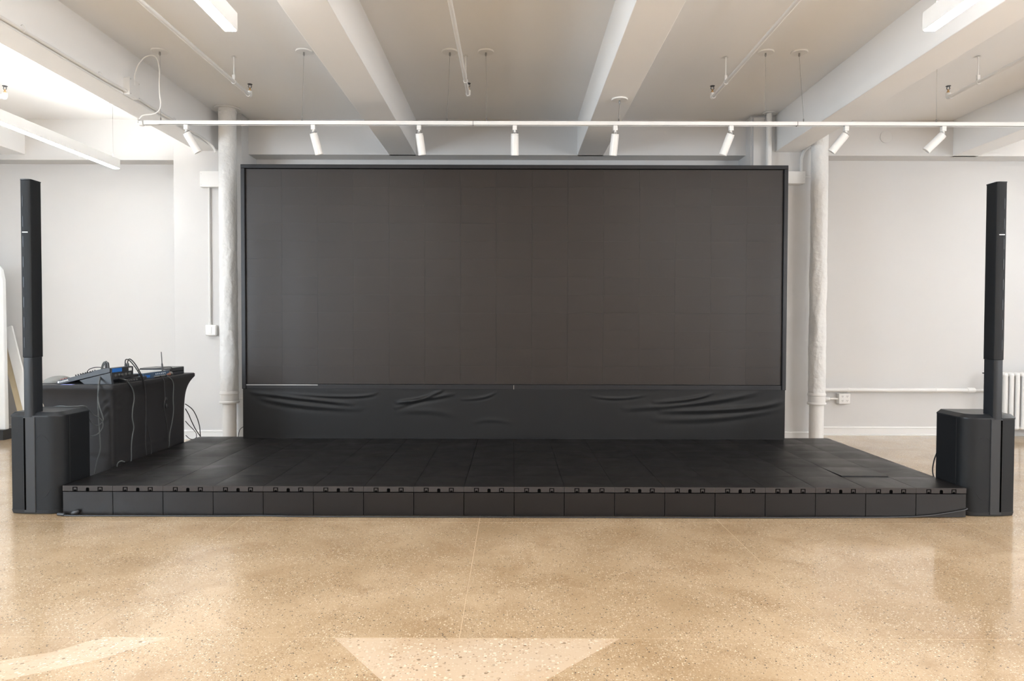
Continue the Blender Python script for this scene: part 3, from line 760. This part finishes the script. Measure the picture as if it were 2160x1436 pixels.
# ------------------------------------------------------------------ table, cover
TX0, TX1, TY0, TY1, TT = -3.40, -2.80, 4.80, 6.06, .754
table = thing('folding_table', ((TX0 + TX1) / 2, (TY0 + TY1) / 2, 0), 'folding table under a tight black cloth behind the left column speaker', 'table')
part(MB().box(TX0 + .01, TX1 - .01, TY0 + .01, TY1 - .01, TT - .035, TT - .006), 'tabletop', M_blackm, table)
for lx in (TX0 + .14, TX1 - .06):
    for ly in (TY0 + .08, TY1 - .19):
        part(MB().cyl((lx, ly, 0), (lx, ly, TT - .03), .014, 10), 'leg', M_blackm, table)
def smst(t): t = max(0, min(1, t)); return t * t * (3 - 2 * t)
cover = MB(); rings_ = []; NS = 28
levels = [(TT, .02), (TT, .006), (TT - .006, 0), (TT - .03, 0)] + [(TT - .03 - .008 - .69 * (k / 42), None) for k in range(43)]
for z, e in levels:
    d = max(0, TT - .03 - z)
    pull = 1 - math.exp(-d / .075)
    xl_ = TX0 + (.105 * pull if e is None else e); xr_ = TX1 - (.028 * pull if e is None else e)
    yf = TY0 + (.040 * pull if e is None else e); yr = TY1 - (.150 * pull if e is None else e)
    hem = .004 * math.exp(-((z - .262) / .008) ** 2) - .006 * math.exp(-((z - .245) / .01) ** 2) if e is None else 0
    rr = .022
    corners = [(xl_, yf, math.pi), (xr_, yf, 1.5 * math.pi), (xr_, yr, 0), (xl_, yr, .5 * math.pi)]
    poly = []
    for ci, (cx, cy, a0) in enumerate(corners):
        ccx = cx + (rr if cx == xl_ else -rr); ccy = cy + (rr if cy == yf else -rr)
        for k in range(5):
            a = a0 + (math.pi / 2) * k / 4; poly.append((ccx + rr * math.cos(a), ccy + rr * math.sin(a)))
        nx_, ny_, _ = corners[(ci + 1) % 4]
        ax, ay = poly[-1]
        na0 = corners[(ci + 1) % 4][2]; ncx = nx_ + (rr if nx_ == xl_ else -rr); ncy = ny_ + (rr if ny_ == yf else -rr)
        bx, by = ncx + rr * math.cos(na0), ncy + rr * math.sin(na0)
        for k in range(1, NS):
            t = k / NS; bow = .020 * pull * math.sin(math.pi * t) if e is None else 0
            x = ax + (bx - ax) * t; y = ay + (by - ay) * t
            dx, dy = (0, 1) if ci == 0 else ((-1, 0) if ci == 1 else ((0, -1) if ci == 2 else (1, 0)))
            wv = .0035 * pull * noise.noise(Vector((x * 6, y * 6, z * 3))) if e is None else 0
            # tension creases near the front right corner
            dc = math.hypot(x - xr_, y - yf)
            cr = .015 * math.exp(-(dc / .07) ** 2) * math.sin((z * 1.0 + dc * 1.2) * 95) * math.exp(-((z - .60) / .10) ** 2) if e is None else 0
            poly.append((x + dx * (bow + wv + cr - hem), y + dy * (bow + wv + cr - hem)))
    rings_.append([(x, y, max(.012, z)) for x, y in poly])
cover.ring(rings_[::-1], cap=False); cover.f.append(tuple(range((len(rings_) - 1) * len(rings_[0]), len(rings_) * len(rings_[0]))))
tc = cover.build('table_cover', M_cloth, ang=60)
tag(tc, 'tight black stretch cloth over the folding table at left, creased at its corner', 'tablecloth')

# ------------------------------------------------------------------ equipment on the table
zt = TT + .001
mix = thing('mixing_console', (-3.02, 5.0, zt), 'grey audio mixing console tilted on the near end of the black table', 'mixer')
ya, yb_ = 4.845, 5.13
prof = [(-3.222, .004), (-3.226, .012), (-3.218, .024), (-3.05, .068), (-2.97, .088), (-2.955, .098), (-2.86, .116), (-2.845, .113), (-2.845, .085), (-3.19, .002)]
def side_prism(prof, y0, y1):
    n = len(prof); pr = prof
    return MB().ring([[(x, y0, zt + z) for x, z in pr], [(x, y1, zt + z) for x, z in pr]])
M_mix = mat('mixer_shell', (.035, .040, .048), .4)
part(side_prism(prof, ya, yb_), 'chassis', M_mix, mix, bevel=.002)
part(side_prism([(-3.03, .0), (-2.835, .0), (-2.845, .083), (-3.065, .028)][::1], ya + .004, ya + .03), 'wedge_foot', M_mix, mix, bevel=.002)
part(side_prism([(-3.03, .0), (-2.835, .0), (-2.845, .083), (-3.065, .028)], yb_ - .03, yb_ - .004), 'wedge_foot', M_mix, mix, bevel=.002)
part(MB().box(-2.846, -2.838, ya + .01, yb_ + .0, zt + .03, zt + .112), 'rear_panel', M_black, mix)
part(MB().box(-2.838, -2.836, ya + .015, ya + .135, zt + .083, zt + .110), 'blue_label_strip', M_blue, mix)
part(MB().box(-2.838, -2.836, yb_ - .06, yb_ - .022, zt + .082, zt + .104), 'white_sticker', M_board, mix)
for k in range(5):
    part(MB().lathe([(.011, 0), (.011, .006), (.008, .007)], (-2.838, ya + .05 + k * .045, zt + .06), (1, 0, 0), 12), 'jack_socket', M_steel, mix)
sl = (.088 - .024) / (3.218 - 2.97)
M_red = mat('red_knob', (.35, .10, .09), .4)
for k in range(9):
    for j in range(4):
        x = -3.10 + k * .017; z = .024 + (x + 3.218) * sl
        part(MB().lathe([(.0045, 0), (.004, .012), (.003, .0125)], (x, ya + .025 + j * .07, zt + z), (-.25, 0, 1), 8), 'knob', M_blackm, mix)
for k in range(3):
    x = -3.20 + k * .018; z = .024 + (x + 3.218) * sl
    part(MB().box(x - .004, x + .004, ya + .012, ya + .024, zt + z, zt + z + .007), 'fader_cap', M_red, mix)
tx = bpy.data.curves.new('lettering', 'FONT'); tx.body = 'YAMAHA'; tx.size = .0155; tx.extrude = .0004; tx.align_x = 'LEFT'
to = bpy.data.objects.new('lettering', tx); COL.objects.link(to)
dg = bpy.context.evaluated_depsgraph_get(); tm = bpy.data.meshes.new_from_object(to.evaluated_get(dg)); bpy.data.objects.remove(to)
tm.materials.clear(); tm.materials.append(M_board)
to = bpy.data.objects.new('lettering', tm); COL.objects.link(to); to.parent = mix
to.location = (-3.199 - mix.location.x, ya - .0012 - mix.location.y, .0105); to.rotation_euler = (R(90), -math.atan(sl) , 0)
em = MB().lathe([(.0065, 0), (.0065, .001)], (-3.209, ya, zt + .0155), (0, -1, 0), 16); part(em, 'emblem', M_board, mix)

lt = thing('black_rack_unit', (-2.87, 5.22, zt), 'flat black equipment box with cables under the rear of the mixing console', 'electronics')
part(MB().box(-2.98, -2.825, 5.02, 5.20, zt, zt + .026), 'case', M_black, lt, bevel=.003)
part(MB().box(-2.97, -2.83, 5.03, 5.19, zt + .030, zt + .05), 'upper_case', M_blackm, lt, bevel=.002)
for k in range(4): part(MB().lathe([(.006, 0), (.006, .008)], (-2.825, 5.04 + k * .035, zt + .013), (1, 0, 0), 10), 'connector', M_steel, lt)

M_bluegrey = mat('blue_grey_metal', (.05, .09, .15), .4)
M_dots = mat('pale_button', (.75, .8, .85), .4)
rcv = thing('wireless_receiver', (-2.95, 5.5, zt), 'blue-grey receiver unit with a row of pale buttons and upright antenna', 'electronics')
part(MB().box(-3.12, -2.835, 5.27, 5.66, zt, zt + .046), 'case', M_bluegrey, rcv, bevel=.003)
part(MB().box(-3.115, -2.84, 5.275, 5.655, zt + .046, zt + .049), 'top_plate', mat('bare_aluminium', (.6, .6, .6), .35, metal=.7), rcv)
for k in range(6): part(MB().lathe([(.006, 0), (.006, .003)], (-2.835, 5.45 + k * .028, zt + .030), (1, 0, 0), 10), 'button', M_dots, rcv)
part(MB().box(-2.836, -2.833, 5.29, 5.36, zt + .012, zt + .03), 'label', M_blue, rcv)
an = at(343, 776, 5.5); at_ = at(340.5, 742, 5.5)
part(MB().lathe([(.0062, 0), (.0062, .06), (.0035, .07), (.003, (at_ - an).length + .03)], (an.x, 5.5, zt + .045), (at_ - an), 10), 'antenna', M_black, rcv)

bb = thing('black_amplifier', (-2.92, 5.85, zt), 'flat black half-rack box at the far end of the black table', 'electronics')
part(MB().box(-3.10, -2.85, 5.70, 5.95, zt, zt + .058), 'case', M_black, bb, bevel=.003)
part(MB().box(-3.095, -2.855, 5.695, 5.955, zt + .058, zt + .061), 'lid', M_greyfab, bb)
part(MB().box(-2.85, -2.847, 5.72, 5.93, zt + .026, zt + .030), 'side_groove', M_hole, bb)
orange = thing('cable_connector', (-2.84, 5.66, zt), 'copper-coloured connector lying beside the flat black box', 'connector')
part(MB().cyl((-2.85, 5.60, zt + .014), (-2.84, 5.68, zt + .014), .013, 14), 'barrel', mat('copper', (.5, .25, .18), .35, metal=.5), orange)
part(MB().cyl((-2.84, 5.675, zt + .016), (-2.836, 5.70, zt + .016), .016, 14), 'cap', M_steel, orange)
pb = thing('power_adapter', (-2.86, 5.27, zt), 'small black power adapter block between mixer and receiver on the table edge', 'electronics')
part(MB().box(-2.885, -2.825, 5.215, 5.30, zt, zt + .026), 'body', M_black, pb, bevel=.005)
for k, (yy, lb) in enumerate(((5.44, 'silver plug lying on the table edge in front of the receiver, nearer one'), (5.53, 'silver plug lying on the table edge in front of the receiver, farther one'))):
    c = thing('audio_plug', (-2.82, yy, zt), lb, 'plug')
    part(MB().cyl((-2.825, yy - .04, zt + .010), (-2.815, yy + .02, zt + .010), .0085, 12), 'barrel', M_steel, c)
    part(MB().cyl((-2.815, yy + .02, zt + .010), (-2.812, yy + .04, zt + .010), .006, 12), 'boot', M_black, c)
cap = MB(); rr = []
for k in range(9):
    a = (math.pi / 2) * k / 8
    rr.append([(-3.325 + .085 * math.cos(a) * math.cos(2*math.pi*i/28), 5.02 + .11 * math.cos(a) * math.sin(2*math.pi*i/28), zt + .045 * math.sin(a) + .002) for i in range(28)])
cap.ring(rr); c = cap.build('cloth_pouch', M_greyfab, ang=60); tag(c, 'rounded grey fabric pouch lying left of the mixing console', 'pouch')
pp = MB().box(-3.17, -3.09, 4.806, 4.84, zt, zt + .0012).build('blue_paper_slip', mat('lavender_paper', (.35, .38, .8), .5)); tag(pp, 'thin blue slip of paper on the front edge of the table', 'paper')

# ------------------------------------------------------------------ cables
def cable(pts, r, label, name='cable', m=M_cable, extra=None):
    c = thing(name, tuple(pts[0]), label, 'cable')
    part(MB().tube(pts, r, 8), 'cord', m, c)
    if extra:
        for nm, mb, mm in extra: part(mb, nm, mm, c)
    return c
def plug(p, d, r=.008, L=.04):
    return [('plug', MB().lathe([(r * .6, 0), (r, .004), (r, L), (r * .6, L + .012)], p, d, 12), M_black), ('metal_collar', MB().lathe([(r * .8, -.018), (r * .8, 0)], p, d, 10), M_steel)]
yF = 4.79
def A(lst): return [at(*t) for t in lst]
yp = 4.88
cable(A([(224, 774, yp), (223, 765, yp), (219, 764, yp), (215, 772, yp), (213, 785, yp), (210, 800, 4.83), (207.5, 815, yF - .008), (207, 835, yF), (209, 855, yF), (216, 877, yF), (217, 888, yF), (207, 897, yF), (195, 893, 4.75), (183, 876, 4.68), (178, 866, 4.55)]), .004,
      'dark cable from the mixer plug over the table front, looping to the left subwoofer', m=M_gcable, extra=plug(at(224, 779, yp), (-.1, 0, 1)))
cable(A([(228, 774, yp), (226, 764, yp), (222, 763, yp), (217, 774, yp), (214, 790, yp), (211, 803, 4.83), (208.5, 818, yF - .008), (206.5, 840, yF), (207.5, 870, yF), (209, 900, yF), (211, 930, yF), (211, 950, yF), (204, 975, yF), (200, 998, yF)]), .004,
      'grey cable from the mixer plug hanging down the table front to the floor', m=M_gcable, extra=plug(at(229, 779, yp), (-.1, 0, 1)))
xe = TX1 + .008
def S(lst, dx=0):    # points hanging against the long side of the table at X = xe
    out = []
    for u, v in lst:
        p = at(u, v, 1); t = (xe + dx) / p.x
        out.append(Vector((xe + dx, t, CAM_H + (p.z - CAM_H) * t)))
    return out
cable([at(248, 798, 4.98)] + S([(262, 800), (270, 806), (280, 822), (283, 840), (280, 862), (279, 880), (282, 900), (279, 920), (277, 940), (277, 965), (276, 974)]), .0042,
      'grey cable hanging from under the mixer down the stage side of the table', m=M_gcable)
cable(A([(265, 778, 5.1), (264, 765, 5.1), (266, 758, 5.1), (275, 762, 5.12)]) + S([(291, 783), (303, 808), (306, 830), (307, 860), (307, 900), (307, 935), (309, 960)]), .004,
      'black cable arching from the rear mixer plug down the table side', extra=plug(at(265, 780, 5.1), (0, 0, 1)))
cable(A([(270, 778, 5.1), (269, 765, 5.1), (273, 757, 5.1), (283, 765, 5.12)]) + S([(296, 786), (304, 806), (307, 828), (308, 862), (309, 892), (314, 915), (320, 945), (319, 958)], .004), .004,
      'second black cable arching from the rear mixer plug and veering right near the stage', extra=plug(at(270, 780, 5.1), (0, 0, 1)))
cable([Vector((-2.812, 5.48, zt + .010))] + S([(346, 803), (347, 820), (348, 840), (346, 860), (350, 885), (354, 910), (356, 935), (355, 948)]), .004,
      'black knotted cable hanging mid-way along the table side', extra=[('cable_tie', MB().sphere(S([(350, 842)])[0], .012, 8, (1, 1, 1.6)), M_cable), ('cable_tie', MB().sphere(S([(351, 856)])[0], .011, 8, (1, 1, 1.8)), M_cable)])
cable([Vector((-2.812, 5.57, zt + .010))] + S([(362, 800), (366, 812), (365, 840), (366, 865), (363, 890), (358, 915), (357, 940)]), .004,
      'dark grey cable hanging from the farther plug down the table side', m=M_gcable)
cable(S([(232, 960), (238, 945)][:0]) + A([(247, 984, 4.79), (249, 976, 4.79), (256, 972, 4.80), (263, 974, 4.82)]), .004, 'short loop of grey cable poking up beside the stage near the table corner', m=M_gcable)
yR = 6.0
cable(A([(391, 852, 5.93), (400, 858, 6.02), (408, 866, 6.1), (416, 882, 6.2), (421, 900, 6.25), (423, 922, 6.3)]), .004, 'thin dark cable bowing out behind the far end of the table', m=M_cable)
cable(A([(391, 862, 5.93), (398, 874, 6.0), (404, 888, 6.1), (413, 906, 6.2), (424, 922, 6.3)]), .004, 'black cable slanting to the floor behind the far end of the table')
cable(A([(391, 888, 5.93), (399, 897, 6.0), (408, 906, 6.1), (414, 914, 6.2), (414, 926, 6.2)]), .003, 'lowest short black cable behind the far end of the table')
cable(A([(392, 918, 6.0), (400, 925, 6.05), (408, 926, 6.1), (415, 922, 6.15)]), .003, 'thin black cable lying at the foot of the far end of the table')
cable(A([(236, 771, 4.95), (190, 774, 4.95), (183, 783, 4.95)][::-1]) if False else A([(183, 786, 4.95), (188, 779, 4.95), (200, 775, 4.95), (214, 775, 4.95), (222, 778, 4.95)]), .003, 'thin cable arching over the top of the mixer knobs')
cable(A([(290, 782, 5.45), (300, 778, 5.5), (330, 777, 5.55), (358, 774, 5.6), (362, 778, 5.62), (352, 780, 5.6), (345, 779, 5.6), (356, 777, 5.6)]), .003, 'thin cable coiled on top of the receiver unit', m=M_cable)
zs_ = .640
cable(A([(88, 858, 4.60), (100, 860, 4.60)]) + [Vector((-2.99, 4.52, zs_)), Vector((-2.93, 4.50, zs_)), Vector((-2.90, 4.50, zs_)), Vector((-2.87, 4.51, zs_)), Vector((-2.83, 4.54, zs_ - .004))] +
      A([(195, 873, 4.62), (208, 880, 4.66), (216, 889, 4.68), (216, 902, 4.68), (205, 916, 4.66), (190, 920, 4.60)]), .0035, 'grey cable lying over the left subwoofer top and looping back to its rear', m=M_gcable)

# cable along the stage foot, with connector at left
z = .005
pts = [Vector((-2.80, D0 - .020, .010)), Vector((-2.72, D0 - .03, z)), Vector((-2.4, D0 - .030, z)), Vector((-1.8, D0 - .028, z)), Vector((-1.55, D0 - .018, z)), Vector((-1.3, D0 - .032, z)),
       Vector((-.6, D0 - .036, z)), Vector((.1, D0 - .034, z)), Vector((.9, D0 - .034, z)), Vector((1.6, D0 - .030, z)), Vector((2.0, D0 - .022, z)), Vector((2.35, D0 - .012, z)), Vector((2.55, D0 - .012, .014)),
       Vector((2.70, D0 - .012, .035)), Vector((2.79, D0 - .010, .052)), Vector((2.806, D0 + .02, .058)), Vector((2.808, D0 + .2, .04))]
fc = thing('floor_cable', (-2.80, D0 - .02, 0), 'black cable running along the foot of the stage front from corner to corner', 'cable')
part(MB().tube(pts, .0048, 8), 'cord', M_cable, fc)
part(MB().cyl((-2.80, D0 - .020, .012), (-2.755, D0 - .026, .010), .010, 12), 'connector', M_black, fc)
cn = thing('cable_plug', (-2.70, D0 - .014, 0), 'black plug resting against the left bottom corner of the stage', 'plug')
part(MB().lathe([(.008, 0), (.013, .01), (.013, .035), (.007, .045)], (-2.715, D0 - .020, .016), (.8, .0, .25), 12), 'body', M_black, cn)
sc2 = cable([Vector((2.845, 4.60, .33)), Vector((2.835, 4.61, .28)), Vector((2.832, 4.62, .21)), Vector((2.84, 4.61, .15)), Vector((2.87, 4.60, .05)), Vector((2.90, 4.63, .006))], .004, 'black power cable behind the right subwoofer')
thinc = cable(A([(513, 900, 6.6), (506, 906, 6.6), (503, 918, 6.6), (502, 935, 6.6)]), .003, 'thin dark wire emerging behind the left edge of the screen skirt')

# ------------------------------------------------------------------ far left: leaning board and timber
wbd = thing('white_display_board', (-5.5, 7.1, 0), 'tall white board with rounded top corner at the far left edge, standing on the floor', 'board')
q = MB(); e0 = at(10, 590, 7.0); e1 = at(15, 905, 7.0)
pts = []
xr_b, xr_t, zt_b = e1.x, e0.x - .02, at(5, 556, 7.0).z
o2 = [(xr_b - .9, .10), (xr_b, .10), (xr_t + .01, zt_b - .16), (xr_t - .01, zt_b - .06), (xr_t - .06, zt_b), (xr_b - .9, zt_b)]
n = len(o2)
q.ring([[(x, 6.98, z) for x, z in o2], [(x, 7.03, z) for x, z in o2]])
part(q, 'panel', M_board, wbd, bevel=.006)
part(MB().box(xr_b - .9, xr_b + .01, 6.93, 7.08, 0, .10), 'base', M_blackm, wbd)
tim = thing('leaning_timber', at(50, 880, 7.2), 'pale wooden board leaning against the wall at far left behind the speaker', 'timber')
a = at(4, 700, 7.32); b = at(56, 905, 7.15); d = (a - b); ln = d.length
rot = Vector((0, 0, 1)).rotation_difference(d.normalized()).to_matrix()
part(MB().obox((a + b) / 2, (.085, .022, ln), rot), 'plank', M_wood, tim, bevel=.003)
a = at(16, 690, 7.28); b = at(70, 905, 7.10); d = (a - b)
part(MB().obox((a + b) / 2, (.10, .02, d.length), Vector((0, 0, 1)).rotation_difference(d.normalized()).to_matrix()), 'painted_plank', M_trim, tim, bevel=.003)
